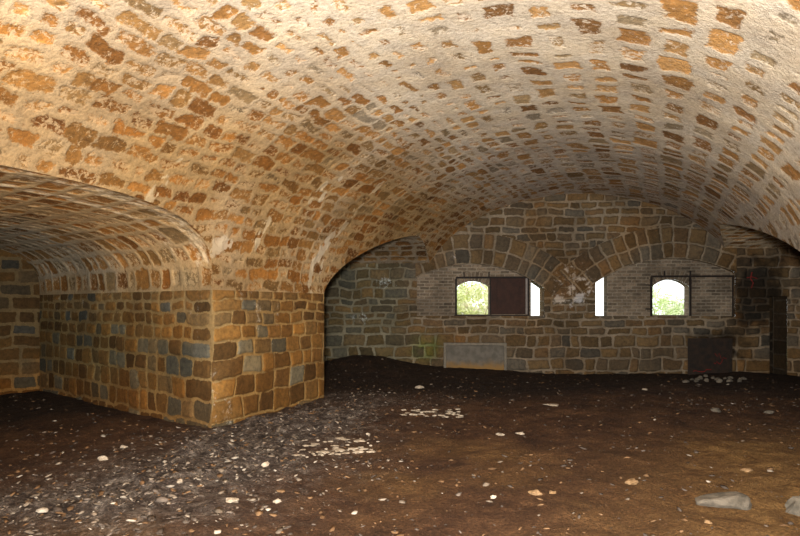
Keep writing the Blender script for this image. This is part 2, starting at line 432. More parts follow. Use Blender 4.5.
# ------------------------------------------------------------------ walls and pier
ZB = -.5
rows_pier = [-.62, -.28, .06, .36, .64, .90, 1.13, 1.33, 1.52, 1.68, 1.84]
def pier_tint(X, Y, Z):
    k = np.clip(.5 + .9 * fbm(X * .9 + Y * .9, Z * .6, 71), 0, 1)[..., None]
    c = np.array((1.02, .88, .60)) * (1 - k) + np.array((.92, .90, .80)) * k
    q = (.65 * (1 - sstep(.22, .62, np.hypot(X - P[0], Y - P[1]) + .25 * fbm(X * 2 - Y * 2, Z * 2, 72))))[..., None]
    return c * (1 - q) + np.array((1.35, 1.38, 1.25)) * q
def left_tint(X, Y, Z):
    a = (X - P[0]) * E1[0] + (Y - P[1]) * E1[1]
    k = sstep(.6, 3.6, a + .7 * fbm(X * 1.2, Z * 1.2, 4))[..., None]
    low = (1 - sstep(.1, .7, Z + .25 * fbm(X * 2, Y * 2, 14)))[..., None] * .6
    c = np.array((1.02, .88, .60)) * (1 - k) + np.array((.70, .76, .66)) * k
    q = (.65 * (1 - sstep(.22, .62, np.hypot(X - P[0], Y - P[1]) + .25 * fbm(X * 2 - Y * 2, Z * 2, 72))))[..., None]
    c = c * (1 - q) + np.array((1.35, 1.38, 1.25)) * q
    k2 = (.7 * sstep(.0, .5, fbm((X - Y) * 1.1, Z * 1.3, 73)) * (1 - q[..., 0]))[..., None]
    c = c * (1 - k2) + np.array((.62, .66, .60)) * k2
    up = (sstep(1.25, 1.7, Z + .25 * fbm((X - Y) * 2, Z, 74)) * .55)[..., None]
    c = c * (1 - up) + np.array((.95, 1.0, .98)) * up
    return c * (1 - low) + np.array((.98, .70, .40)) * low
def pier_white(X, Y, Z):
    dd = np.hypot(X - P[0], Y - P[1])
    return (.5 + .3 * (1 - sstep(.2, .9, dd))) * np.clip(fbm((X - Y) * 4.5, Z * .8, 77), 0, 1) + .04 + .1 * sstep(1.2, 1.7, Z)
# pier right face, and the rest of the left wall of the chamber
wl = lambda X, Y, Z: np.minimum(-passages(X, Y, Z + 0), f_back(X, Y))
lay_pr = Layout(51, 0, 4, -.6, 2, (.2, .34), (.24, .42), rows_pier, quoin=(.62, .40))
wall_surface('wall_left', P, D, 7.5, ZB, Z0, NN, M['pier'], lay_pr, .006, lambda X, Y, Z: wl(X, Y, Z), .016, pier_tint, pier_white, ds=.018, warp=.055,
             label='right face of the masonry pier with large dressed corner blocks', seed=5)
wall_surface('wall_left', P, -D, 9.5, ZB, Z0, NN, M['pier'], Layout(52, 0, 10, -.6, 2, (.2, .34), (.24, .42), rows_pier), .008, wl, .016, pier_tint, None, ds=.05,
             label='left chamber wall on the near side of the passage', seed=6)
lay_pl = Layout(53, 0, 6, -.6, 2, (.2, .34), (.22, .40), rows_pier, quoin=(.42, .62))
n1 = -p1.n if (P - p1.c) @ p1.n > 0 else p1.n
wall_surface('wall_passage', P, E1, 5.6, ZB, Z0, n1, M['pier'], lay_pl, .012, None, .02, left_tint, lambda X, Y, Z: .75 * pier_white(X, Y, Z), ds=.018, rc=.06, warp=.06,
             label='left face of the pier, squared stones turning grey towards the far end', seed=7)
Q1 = P + n1 * 2 * W1
wall_surface('wall_passage', Q1 - E1 * 1, E1, 6.6, ZB, Z0, -n1, M['pier'], Layout(54, -1, 7, -.6, 2, (.2, .34), (.24, .42), rows_pier), .01, lambda X, Y, Z: UL - uv(X, Y)[0], .015, left_tint, None, ds=.06,
             label='near wall of the left passage', seed=8)
PEND = P + E1 * 5.6
wall_surface('wall_passage_end', PEND, n1, 2 * W1 + .1, ZB, 3.1, -E1, M['pier'], Layout(55, 0, 6, -.6, 3.4, (.18, .28), (.28, .55)), .018, lambda X, Y, Z: p1.f(X, Y, Z) + .03, .02,
             lambda X, Y, Z: np.array((.50, .52, .50)) + (1 - sstep(-.1, .75, Z + .35 * fbm(X * 2 + Y * 2, Z * 2, 6)))[..., None] * np.array((.40, .12, -.18)), None, ds=.025, warp=.05,
             label='end wall closing the left passage, grey stones over a rust stained foot', seed=9)
# passage beside the back wall at left (near wall and end), right-hand walls, rear wall
wall_surface('wall_passage', PE, -EB, 3.2, ZB, Z0, NB, M['pier'], Layout(56, 0, 5, -.6, 2, (.2, .3), (.24, .42)), .01, None, .01, None, None, ds=.08, label='rear face of the pier', seed=10)
wall_surface('wall_passage_end', PE - EB * 3.1, NB, dist2 + .2, ZB, 3.4, EB, M['pier'], Layout(57, 0, 5, -.6, 3.6, (.2, .3), (.24, .42)), .01, None, .01, None, None, ds=.08, label='end wall of the passage behind the pier', seed=11)
wr = lambda X, Y, Z: np.minimum(-passages(X, Y, Z), f_back(X, Y))
wall_surface('wall_right', xy(UR, -4), D, 20, ZB, Z0, -NN, M['back'], Layout(58, 0, 20, -.6, 2, (.2, .3), (.24, .42)), .012, wr, .015, None, None, ds=.06, label='right chamber wall of coursed stone', seed=12)
wall_surface('wall_passage', RE, EB, 4.2, ZB, 2.1, NB, M['back'], Layout(59, 0, 5, -.6, 2, (.2, .3), (.24, .42)), .01, None, .01, None, None, ds=.08, label='near wall of the right passage', seed=13)
wall_surface('wall_passage_end', RE + EB * 4.1, NB, dist3 + .2, ZB, 3.4, -EB, M['back'], Layout(60, 0, 8, -.6, 3.6, (.2, .3), (.24, .42)), .01, None, .01, None, None, ds=.06, label='end wall of the right passage', seed=14)
wall_surface('wall_rear', xy(UL - .3, -3.95), NN, 7.6, ZB, 4.5, D, M['pier'], Layout(61, 0, 8, -.6, 4.6, (.2, .3), (.24, .42)), .01, None, .01, None, None, ds=.1, label='rear wall of the chamber', seed=15)
wall_surface('wall_passage_end', P + n1 * 5.1 - E1 * 4, D * -1, 3, ZB, 4.5, NN, M['pier'], Layout(62, 0, 8, -.6, 4.6, (.2, .3), (.24, .42)), .01, None, .01, None, None, ds=.1, label='blocking wall', seed=15) if False else None

# ------------------------------------------------------------------ back wall
def bw_Y(px): return BW0 / (1 + BWS * (px - 400) / F)
def bw(px, py, depth=0):
    """back-wall coordinates (X along the wall, Z) of a pixel, on a plane `depth` behind it"""
    Y = (BW0 + depth) / (1 + BWS * (px - 400) / F)
    return (px - 400) / F * Y, CAMZ + (HOR - py) / F * Y
def bwp(X, depth=0): return X, BW0 + depth - BWS * X
SCL = 13.2 / F
ARCH = []     # centre, intrados radius, bay limits
for (xc, yc, R, xl, xr) in [(471.2, 382, 119, 417, 544), (673.2, 391.3, 131, 595.5, 735)]:
    cx, cz = bw(xc, yc); ARCH.append((cx, cz, R * SCL, bw(xl, 300)[0], bw(xr, 300)[0]))
ZSILL = bw(575, 316)[1]
def f_bay(X, Z):
    r = np.full(np.shape(X), -9.0)
    for (cx, cz, R, xl, xr) in ARCH:
        r = np.maximum(r, np.minimum.reduce([R - np.hypot(X - cx, Z - cz), X - xl, xr - X, Z - ZSILL]))
    return r
nx0, nz0 = bw(769.5, 380); nx1, nz1 = bw(787, 296)
def f_niche(X, Z): return np.minimum.reduce([X - nx0, nx1 - X, nz1 - Z])
XL, XR, DS = -5.2, 12.5, .022
S, T = np.meshgrid(np.arange(XL, XR, DS), np.arange(ZB, 4.6, DS))
lay_b = Layout(71, XL, XR, ZB, 4.8, (.15, .29), (.20, .56))
d, rnd = lay_b(S, T, .075, 2.6, .045)
d = d - .014 - .02 * (rnd[..., 2] - .4)
for k, (cx, cz, R, xl, xr) in enumerate(ARCH):
    rr = np.hypot(S - cx, T - cz); th = np.arctan2(S - cx, T - cz) * R
    lv = Layout(80 + k, -4, 4, R, R + .78, (.3, .42), (.2, .34), rows=[R, R + .36, R + .74])
    # voussoirs run the ring's full depth: columns shared by both rows except the odd split stone
    lv.cols[1] = lv.cols[0]
    dv, rv = lv(th, rr, .05, 3, .03); dv = dv - .014
    lim = (th > -R * .93) & (th < R * .75) if k == 0 else (th > -R * .75) & (th < R * .93)
    lim &= (S > xl - .03) if k == 0 else (S < xr + .03)
    ring = (rr > R - .001) & (rr < R + .74) & lim & (T > ZSILL + .05)
    d = np.where(ring, dv, d); rnd = np.where(ring[..., None], rv, rnd)
# stone courses of the soldier band at the sill
X_, Y_ = bwp(S); Z_ = T
def back_tint(X, Z):
    c = const_col(X.shape, (.84, .84, .84))
    o = (sstep(-.1, .5, fbm(X * .9, Z * .9, 91)) * .6)[..., None]
    c = c * (1 - o) + np.array((1.0, .80, .56)) * o
    rt = sstep(nx1 - .02, nx1 + .08, X)[..., None]
    c = c * (1 + rt * np.array((.35, .3, .25)))
    lft = (1 - sstep(-.2, .6, X))[..., None]
    c = c * (1 - lft) + np.array((.72, .82, .80)) * lft
    sx0, sz0 = bw(755, 292)
    soot = np.exp(-(((X - sx0) / .62) ** 2 + ((Z - sz0) / .95) ** 2) * (1 + 1.1 * fbm(X * 3, Z * 3, 95)))
    sx1, sz1 = bw(718, 340)
    soot = np.maximum(soot, .75 * np.exp(-(((X - sx1) / .9) ** 2 + ((Z - sz1) / .35) ** 2)))
    soot = .94 * sstep(.2, .8, soot + .22 * fbm(X * 6, Z * 6, 96))[..., None]
    c = c * (1 - soot) + np.array((.13, .125, .125)) * soot
    mx, mz = bw(426, 348)
    moss = (np.exp(-(((X - mx) / .35) ** 2 + ((Z - mz) / .3) ** 2)) * (.5 + .9 * fbm(X * 6, Z * 6, 97)))[..., None]
    moss = np.clip(moss * 1.2, 0, .9)
    return c * (1 - moss) + np.array((.62, .95, .42)) * moss
def back_white(X, Z):
    ax, az = bw(385, 285); bx, bz = bw(360, 318)
    v = .62 * np.exp(-(((X - ax) / .35) ** 2 + ((Z - az) / .3) ** 2)) + .45 * np.exp(-(((X - bx) / .3) ** 2 + ((Z - bz) / .25) ** 2))
    cx, cz = bw(572, 290); v = v + .66 * np.exp(-(((X - cx) / .75) ** 2 + ((Z - cz) / .8) ** 2))
    cx, cz = bw(452, 258); v = v + .4 * np.exp(-(((X - cx) / .3) ** 2 + ((Z - cz) / .3) ** 2))
    return v * (.75 + .7 * fbm(X * 4, Z * 4, 98))
fv = np.maximum(main.f(X_, Y_, Z_), np.maximum(np.where(X_ < 3, p2.f(X_, Y_, Z_), -9), np.where(X_ > 5, p3.f(X_, Y_, Z_), -9)))
keep = np.minimum.reduce([fv + .06, -f_bay(S, T), -f_niche(S, T)])
ex = {'stone': rnd, 'tint': back_tint(S, T), 'white': back_white(S, T)}
pos = np.stack([X_, Y_, Z_], -1); nr3 = np.ones(S.shape + (3,)) * np.array([-NB[0], -NB[1], 0])
wb = clip_grid(S, T, pos, nr3, keep, d, ex, .02, M['back'], 'wall_back', seed=20)
setp(wb, 'back wall of coursed brown stone with two broad relieving arches', 'wall', None, 'structure')

# jambs and soffits of the two bays (stone thickness of the back wall)
def ribbon(name, pts, depth0, depth1, mat, label, lay, tint=(1, 1, 1), ds=.03, parent=None, cat='trim'):
    """wall-thickness strip following a polyline of (X,Z) wall coordinates"""
    pts = np.array(pts); L = np.concatenate([[0], np.cumsum(np.hypot(*np.diff(pts, axis=0).T))])
    S, T = np.meshgrid(np.arange(0, L[-1] + ds, ds).clip(0, L[-1]), np.linspace(depth0, depth1, max(2, int(abs(depth1 - depth0) / ds))))
    X = np.interp(S, L, pts[:, 0]); Z = np.interp(S, L, pts[:, 1])
    d, rnd = lay(S, T + 0, .01, 3, .02); d = d - .01
    pos = np.stack([X, BW0 + T - BWS * X, Z], -1)
    o = clip_grid(S, T, pos, np.zeros(S.shape + (3,)), 1.0, d, {'stone': rnd, 'tint': const_col(S.shape, tint), 'white': np.zeros(S.shape)}, 0, mat, name, fade=False, parent=parent)
    if parent is None: setp(o, label, cat, None, 'structure')
    return o
TH = .42
def bay_outline(k, inset=0):
    cx, cz, R, xl, xr = ARCH[k]
    zl = cz + math.sqrt(R * R - (xl - cx) ** 2); zr = cz + math.sqrt(R * R - (xr - cx) ** 2)
    a0 = math.atan2(xl - cx, zl - cz); a1 = math.atan2(xr - cx, zr - cz)
    pts = [(xl, ZSILL), (xl, zl)] + [(cx + R * math.sin(a), cz + R * math.cos(a)) for a in np.linspace(a0, a1, 30)] + [(xr, zr), (xr, ZSILL), (xl, ZSILL)]
    return pts
for k in range(2):
    ribbon('trim_%d' % (k + 1), bay_outline(k), 0, TH, M['back'], ('left', 'right')[k] + ' arched bay reveal of cut stone around the brick infill', Layout(90 + k, 0, 12, 0, 1, (.4, .5), (.2, .34)))
# niche reveal and back, recess shade painted in as a dark tint
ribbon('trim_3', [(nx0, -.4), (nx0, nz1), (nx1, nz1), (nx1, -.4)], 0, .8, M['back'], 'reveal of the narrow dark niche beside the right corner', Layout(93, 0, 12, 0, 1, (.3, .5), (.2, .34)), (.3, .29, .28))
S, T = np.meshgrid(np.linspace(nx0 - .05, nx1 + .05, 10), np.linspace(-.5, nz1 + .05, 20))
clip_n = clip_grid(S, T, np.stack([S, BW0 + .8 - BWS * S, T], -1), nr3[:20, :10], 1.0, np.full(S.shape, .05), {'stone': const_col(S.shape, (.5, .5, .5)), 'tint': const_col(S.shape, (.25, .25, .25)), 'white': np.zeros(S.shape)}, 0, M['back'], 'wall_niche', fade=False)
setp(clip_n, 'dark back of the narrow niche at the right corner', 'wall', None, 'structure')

# brick infill with embrasure windows; front face BI behind the stone face
BI, BT = .10, .22
WIN = []
for (xl, xr, yb, ysp, ycr) in [(457, 489.5, 314.5, 286.5, 281), (652.3, 688.8, 315, 286.5, 279.5)]:
    X0, zb = bw(xl, yb, BI); X1, _ = bw(xr, yb, BI); _, zs = bw((xl + xr) / 2, ysp, BI); _, zc = bw((xl + xr) / 2, ycr, BI)
    hw = (X1 - X0) / 2; rise = zc - zs; R = (hw * hw + rise * rise) / (2 * rise)
    WIN.append((X0, X1, zb, zs, zc, (X0 + X1) / 2, zc - R, R))
SL = [bw(531, 300, BI)[0], bw(607, 300, BI)[0]]                       # brick ends here, the slit is left open
for k in range(2):
    cx, cz, R, xl, xr = ARCH[k]; wx = WIN[k]
    x0, x1 = (xl - .05, SL[0]) if k == 0 else (SL[1], xr + .05)
    nS = int((x1 - x0) / .012)
    S, T = np.meshgrid(np.linspace(x0, x1, nS), np.arange(ZSILL - .06, cz + R + .06, .012))
    lb = Layout(101 + k, x0, x1, ZSILL - .06, cz + R + .2, (.074, .078), (.20, .24))
    for i, c in enumerate(lb.cols): lb.cols[i] = np.arange(x0 - (.11 if i % 2 else 0) - .22, x1 + .3, .225)
    d, rnd = lb(S, T, .008, 3, .008)
    # soldier bricks over the opening
    rr = np.hypot(S - wx[5], T - wx[6]); th = np.arctan2(S - wx[5], T - wx[6]) * wx[7]
    ls = Layout(111 + k, -2, 2, wx[7], wx[7] + .25, (.2, .3), (.075, .085), rows=[wx[7], wx[7] + .23])
    dv, rv = ls(th, rr, .004, 3, .006)
    so = (rr > wx[7]) & (rr < wx[7] + .23) & (np.abs(S - wx[5]) < (wx[1] - wx[0]) / 2 + .08) & (T > wx[3] - .02)
    d = np.where(so, dv, d) - .008; rnd = np.where(so[..., None], rv, rnd)
    hole = np.minimum.reduce([wx[7] - rr, S - wx[0], wx[1] - S, T - wx[2]])
    keep = np.minimum(-hole, R + .03 - np.hypot(S - cx, T - cz))
    X, Y = bwp(S, BI)
    stain = (sstep(.0, .5, fbm(S * 1.3, T * 1.3, 120 + k)))[..., None]
    tint = const_col(S.shape, (1, 1, 1)) * (1 - stain) + np.array((.72, .72, .72)) * stain
    o = clip_grid(S, T, np.stack([X, Y, T], -1), np.ones(S.shape + (3,)) * np.array([-NB[0], -NB[1], 0]), keep, d, {'stone': rnd, 'tint': tint, 'white': np.zeros(S.shape)}, .004, M['brick'], 'wall_infill', bumpy=.004, seed=130 + k)
    setp(o, ('thin brick infill of the left bay behind the iron shutter', 'thin brick infill of the right bay behind the empty iron frame')[k], 'wall', None, 'structure')
    # the same wall's outer face and end, so that it has its thickness
    xs = SL[k]; zz = cz + math.sqrt(max(.01, R * R - (xs - cx) ** 2))
    ribbon('trim_%d' % (4 + k), [(xs, ZSILL - .05), (xs, zz)], BI, BI + BT, M['brick'], ('end of the left brick infill at the slit', 'end of the right brick infill at the slit')[k], Layout(140, 0, 3, 0, 1, (.3, .3), (.075, .08)))
    a0 = math.atan2(wx[0] - wx[5], wx[3] - wx[6]); a1 = -a0
    pts = [(wx[0], wx[2]), (wx[0], wx[3])] + [(wx[5] + wx[7] * math.sin(a), wx[6] + wx[7] * math.cos(a)) for a in np.linspace(a0, a1, 16)] + [(wx[1], wx[3]), (wx[1], wx[2]), (wx[0], wx[2])]
    wo = ribbon('window_%d' % (k + 1), pts, BI, BI + BT, M['brick'], ('open arched gun embrasure beside the iron shutter', 'open arched gun embrasure inside the empty iron frame')[k], Layout(141, 0, 6, 0, 1, (.3, .3), (.075, .08)), cat='window')

# ------------------------------------------------------------------ iron work on the back wall
def box(bm, x0, x1, y0, y1, z0, z1, bev=0):
    r = bmesh.ops.create_cube(bm, size=1)
    for v in r['verts']: v.co = Vector(((x0 + x1) / 2 + v.co.x * (x1 - x0), (y0 + y1) / 2 + v.co.y * (y1 - y0), (z0 + z1) / 2 + v.co.z * (z1 - z0)))
    if bev:
        ed = list({e for v in r['verts'] for e in v.link_edges})
        bmesh.ops.bevel(bm, geom=ed, offset=bev, segments=2, affect='EDGES', profile=.6)
    return r
RB = math.atan2(-BWS, 1)
def at_wall(name, px, py, depth):
    X, Z = bw(px, py, depth); Y = BW0 + depth - BWS * X
    return empty(name, (X, Y, Z), RB)
IF = BI - .03       # plane of the iron work
def lx(px, ref): return bw(px, 300, IF)[0] - bw(ref, 300, IF)[0]
def lz(py, px, ref): return bw(px, py, IF)[1] - ref

def iron_frame(ref_px, x0, x1, yt, yb, mids, pegs_top, pegs_left, label):
    r = at_wall('shutter_rail_frame', ref_px, yb, IF); zr = r.location.z
    setp(r, label, 'iron frame', None)
    W = .022; a, b = lx(x0, ref_px), lx(x1, ref_px); top = lz(yt, (x0 + x1) / 2, zr)
    bm = bmesh.new(); box(bm, a, b, -.02, .02, top - W, top + W, .004); bm_obj('top_rail', bm, M['iron'], r)
    bm = bmesh.new(); box(bm, a - .04, b + .03, -.035, .025, -W * 1.2, W * 1.2, .004); bm_obj('bottom_rail', bm, M['iron'], r)
    for px in [x0] + mids + [x1]:
        q = lx(px, ref_px); bm = bmesh.new(); box(bm, q - W, q + W, -.018, .018, W * 1.2, top - W, .003); bm_obj('upright', bm, M['iron'], r)
    for px in pegs_top:
        q = lx(px, ref_px); bm = bmesh.new(); box(bm, q - .014, q + .014, -.012, .02, top + W, top + .13, .004); bm_obj('anchor_peg', bm, M['iron'], r)
    for py in pegs_left:
        q = lz(py, x0, zr); bm = bmesh.new(); box(bm, a - .13, a - W, -.012, .02, q - .014, q + .014, .004); bm_obj('anchor_peg', bm, M['iron'], r)
    return r
fr1 = iron_frame(491, 456, 528.5, 277.5, 316, [490.5], [464, 489], [], 'rusty iron rail frame holding the brown sliding shutter')
fr2 = iron_frame(692, 651.3, 733.5, 276.3, 317.2, [690.3], [664.5, 690.5], [285, 309], 'empty rusty iron rail frame with anchor pegs around the embrasure and bare bricks')
# sliding shutter
sh = at_wall('iron_shutter', 508, 315, IF - .05); zr = sh.location.z
setp(sh, 'dark brown sheet iron shutter covering bricks beside the embrasure', 'shutter')
bm = bmesh.new(); box(bm, lx(491, 508), lx(525.3, 508), -.008, .008, .02, lz(278.5, 508, zr), .004); bm_obj('sheet', bm, M['shutter'], sh)
for xx in (497, 520):
    bm = bmesh.new(); q = lx(xx, 508); box(bm, q - .018, q + .018, -.016, -.008, .04, lz(278.5, 508, zr) - .02, .003)
    for zq in np.linspace(.12, .8, 5):
        g = bmesh.ops.create_uvsphere(bm, u_segments=8, v_segments=5, radius=.009)
        for v in g['verts']: v.co += Vector((q, -.017, zq))
    bm_obj('strap', bm, M['shutter'], sh)
bm = bmesh.new(); q = lx(525.3, 508); box(bm, q + .005, q + .05, -.02, .012, .02, lz(278.5, 508, zr), .004); p = bm_obj('edge_bar', bm, M['post'], sh); p['label'] = 'pale grey bar along the shutter edge'

# concrete slab at the foot, left
sl = at_wall('concrete_slab', 475, 372, -.10); zr = sl.location.z
setp(sl, 'grey rectangular concrete slab set against the back wall foot under the shutter', 'slab')
hw = (bw(506, 350)[0] - bw(443.5, 350)[0]) / 2; ht = bw(475, 343)[1] - bw(475, 372)[1]
bm = bmesh.new(); box(bm, -hw + .06, hw - .06, -.02, .08, -.15, ht - .06, .012)
bmesh.ops.subdivide_edges(bm, edges=bm.edges[:], cuts=2)
for v in bm.verts: v.co.y += .01 * math.sin(v.co.x * 7 + v.co.z * 5)
bm_obj('panel', bm, M['slab'], sl)
n_ = plain('slab_rim_stone', (.12, .105, .085), (.17, .145, .11), 10)
for (a, b, c, d_) in [(-hw, -hw + .06, -.15, ht), (hw - .06, hw, -.15, ht), (-hw + .06, hw - .06, ht - .06, ht)]:
    bm = bmesh.new(); box(bm, a, b, -.04, .08, c, d_, .01); bm_obj('rim', bm, n_, sl)
# dark plate at right with red paint scrawl
pl = at_wall('iron_plate', 710, 375, -.16); zr = pl.location.z
setp(pl, 'black iron plate with red paint marks leaning on the back wall under the empty frame', 'plate')
hw = (bw(732, 350)[0] - bw(688, 350)[0]) / 2; ht = bw(710, 338)[1] - zr
bm = bmesh.new(); box(bm, -hw, hw, -.012, .012, -.1, ht, .006); pan = bm_obj('sheet', bm, M['plate'], pl); 
for s in (-1, 1):
    bm = bmesh.new(); box(bm, s * (hw - .035) - .025, s * (hw - .035) + .025, -.026, -.012, -.1, ht - .01, .004); bm_obj('strap', bm, M['plate'], pl)
def scrawl(name, pts, parent, y, r=.012):
    cu = bpy.data.curves.new(name, 'CURVE'); cu.dimensions = '3D'; cu.bevel_depth = r; cu.bevel_resolution = 1
    sp = cu.splines.new('POLY'); sp.points.add(len(pts) - 1)
    for q, (a, b) in zip(sp.points, pts): q.co = (a, y, b, 1)
    o = bpy.data.objects.new(name, cu); link(o)
    bpy.context.view_layer.update()
    me = bpy.data.meshes.new_from_object(o.evaluated_get(bpy.context.evaluated_depsgraph_get())); bpy.data.objects.remove(o)
    for v in me.vertices: v.co.y = y + (v.co.y - y) * .25
    me.materials.clear(); me.materials.append(M['red'])
    o = bpy.data.objects.new(name, me); link(o, parent); o['label'] = 'red paint scrawl'
    return o
rnd_ = random.Random(4)
sc = []
for i in range(9): sc.append((.08 + i * .035, .33 + rnd_.uniform(-.09, .09)))
scrawl('paint_mark', sc, pl, -.014, .010)
scrawl('paint_mark', [(-.38 + i * .05, .10 + rnd_.uniform(-.035, .035)) for i in range(9)], pl, -.014, .012)
scrawl('paint_mark', [(.1, .5), (.16, .42), (.2, .5), (.24, .38)], pl, -.014, .008)
# red scrawl on the sooty wall by the right corner
gm = at_wall('wall_graffiti', 752, 283, -.035)
setp(gm, 'faint red painted scrawl on the sooty wall at right corner', 'graffiti')
scrawl('paint_stroke', [(.0, .25), (-.03, .1), (.03, 0), (-.02, -.12)], gm, 0, .016)
scrawl('paint_stroke', [(-.12, .12), (.0, .14), (.12, .10)], gm, 0, .014)

# ------------------------------------------------------------------ floor
def floor_z(X, Y):
    z = .045 * fbm(X * .55, Y * .55, 201, 3) + .022 * fbm(X * 2.3, Y * 2.3, 202, 4) + .02 * fbm(X * 7, Y * 7, 204, 4)
    z = z + .42 * np.exp(-(((X + .9) / 1.25) ** 2 + ((Y - 13.3) / 1.5) ** 2))
    z = z + .13 * np.exp(-(((X - 1.6) / 1.6) ** 2 + ((Y - 13.4) / .9) ** 2))
    z = z + .10 * np.exp(-(((X - 7.7) / .9) ** 2 + ((Y - 12.8) / .5) ** 2))
    zb = zone_grey(X, Y)
    z = z + zb * (.02 + .09 * np.abs(fbm(X * 3.5, Y * 3.5, 203, 4)))
    return z
def zone_grey(X, Y):
    # band of broken mortar and ash sweeping from lower left to the pier and along it
    d1 = np.abs((X + 2.1) * .80 + (Y - 5.6) * .60 * -.35) / 1.3
    a = np.exp(-((X + 2.0 - .32 * (Y - 5.6)) / 1.15) ** 2) * sstep(3.2, 4.5, Y) * (1 - sstep(9.3, 11.2, Y))
    return np.clip(a * (1.15 + .9 * fbm(X * 1.1, Y * 1.1, 210)), 0, 1)
def fgrid(x0, x1, y0, y1, st): return np.meshgrid(np.arange(x0, x1 + st, st), np.arange(y0, y1 + st, st))
xs = spaced([(-14, -6.5, .15), (-6.5, 6.5, .028), (6.5, 14, .06)]); ys = spaced([(-6, 3.4, .25), (3.4, 8.5, .026), (8.5, 15, .05)])
X, Y = np.meshgrid(xs, ys); Z = floor_z(X, Y)
g = zone_grey(X, Y)
och = np.clip(sstep(.5, 3.5, X - .55 * (Y - 4.2)) * (1 - sstep(5.2, 8.2, Y)) + .5 * sstep(0, .6, fbm(X * .8, Y * .8, 215)) * (1 - sstep(6, 9, Y)), 0, 1)
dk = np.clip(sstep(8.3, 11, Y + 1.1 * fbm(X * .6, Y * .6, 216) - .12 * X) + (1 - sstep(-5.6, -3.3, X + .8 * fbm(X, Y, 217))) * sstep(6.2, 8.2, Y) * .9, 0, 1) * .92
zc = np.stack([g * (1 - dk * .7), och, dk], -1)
PALE = .22 * g * (1 - dk)
for (px, py, wx, wy, k) in [(335, 452, .45, .13, .62), (430, 413, .65, .2, .5), (120, 448, .35, .25, .42), (40, 480, .4, .2, .4), (230, 440, .3, .2, .35), (640, 400, .7, .25, .3), (560, 446, .5, .2, .25)]:
    fy = F * CAMZ / (py - HOR); fx = (px - 400) / F * fy
    PALE = np.maximum(PALE, k * np.exp(-((X - fx) / wx) ** 2 - ((Y - fy) / wy) ** 2))
i = np.arange(X.size).reshape(X.shape)
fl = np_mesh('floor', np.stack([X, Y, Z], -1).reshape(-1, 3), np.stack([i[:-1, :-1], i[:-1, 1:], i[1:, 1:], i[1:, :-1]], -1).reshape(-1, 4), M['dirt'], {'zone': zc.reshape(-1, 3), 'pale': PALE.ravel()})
setp(fl, 'uneven brown dirt floor with ashy grey debris near the pier', 'floor', None, 'structure')

def fz(x, y): return float(floor_z(np.array([x]), np.array([y]))[0])
def floor_at(px, py):
    z = 0
    for _ in range(6):
        Y = F * (CAMZ - z) / (py - HOR); X = (px - 400) / F * Y; z = fz(X, Y)
    return X, Y, z
# uncountable chips and grit: one object
ico = bmesh.new(); bmesh.ops.create_icosphere(ico, subdivisions=1, radius=1); ico.verts.ensure_lookup_table()
IV = np.array([v.co[:] for v in ico.verts]); IFc = np.array([[v.index for v in f.verts] for f in ico.faces]); ico.free()
rg = np.random.default_rng(5)
cand = []
def inside(x, y):
    z = np.full(np.shape(x), .5)
    return (np.maximum(main.f(x, y, z), np.maximum(np.where(uv(x, y)[0] < UC, np.maximum(np.where((x - P[0]) * E1[0] + (y - P[1]) * E1[1] < 5.4, p1.f(x, y, z), -9), np.where(x > -3.8, p2.f(x, y, z), -9)), -9), np.where(uv(x, y)[0] > UC, p3.f(x, y, z), -9))) > .07) & (f_back(x, y) > .14)
TAKEN = [(*[float(q) for q in (pl.location.x, pl.location.y)], .75), (sl.location.x, sl.location.y, .85)]
# single stones that can be pointed at
def stone_mesh(name, sx, sy, sz_, seed, mat, sub=3, flat=.6):
    bm = bmesh.new(); bmesh.ops.create_icosphere(bm, subdivisions=sub, radius=1)
    r = random.Random(seed); o = [r.uniform(0, 50) for _ in range(3)]
    cuts = [(Vector((r.gauss(0, 1), r.gauss(0, 1), r.gauss(0, .6))).normalized(), r.uniform(.62, .9)) for _ in range(11)]
    for v in bm.verts:
        for n_, k in cuts:
            q = v.co.dot(n_)
            if q > k: v.co -= n_ * (q - k) * .9
        a = np.array([v.co.x * 1.6 + o[0]]); b = np.array([v.co.y * 1.6 + v.co.z * 1.3 + o[1]])
        v.co *= 1 + (.42 if mat.name != 'rock_grey' else .18) * float(fbm(a, b, seed, 3)[0])
        v.co = Vector((v.co.x * sx, v.co.y * sy, max(v.co.z, -.5) * sz_))
    me = bpy.data.meshes.new(name); bm.to_mesh(me); bm.free(); me.materials.append(mat)
    return me
def stone(name, px, py, wpx, hpx, mat, label, cat='stone', rz=None, seed=0, group=None, flat=1.0, depth=.7):
    X, Y, z = floor_at(px, py); s = Y / F
    sx = wpx * s / 2; rad = sx * (1.1 if name != 'mortar_flake' else .45)
    if any(math.hypot(X - a, Y - b) < c_ + rad for a, b, c_ in TAKEN[0 if cat == 'rock' else 2:]): return None
    TAKEN.append((X, Y, rad))
    s = Y / F; szz = max(.006, hpx * s * .55 * flat); sy = sx * depth
    o = bpy.data.objects.new(name, stone_mesh(name, sx, sy, szz, seed, mat)); link(o)
    o.location = (X, Y, z + szz * .3); o.rotation_euler = (0, 0, rz if rz is not None else random.uniform(-.3, .3))
    return setp(o, label, cat, group)
stone('boulder', 725, 505, 60, 19, M['rock'], 'long flat grey boulder lying on the dirt at lower right', 'rock', -.12, 301, depth=.5)
stone('boulder', 799, 513, 30, 22, M['rock'], 'grey boulder cut off by the right picture edge', 'rock', .3, 302)
stone('flat_stone', 232, 501, 17, 10, M['flake'], 'broad cream mortar flake near the bottom edge, larger of two side by side', 'stone', .2, 303, flat=.5)
stone('flat_stone', 277, 502, 10, 7, M['flake'], 'small white flake just right of the broad cream flake near the bottom', 'stone', .2, 304, flat=.6)
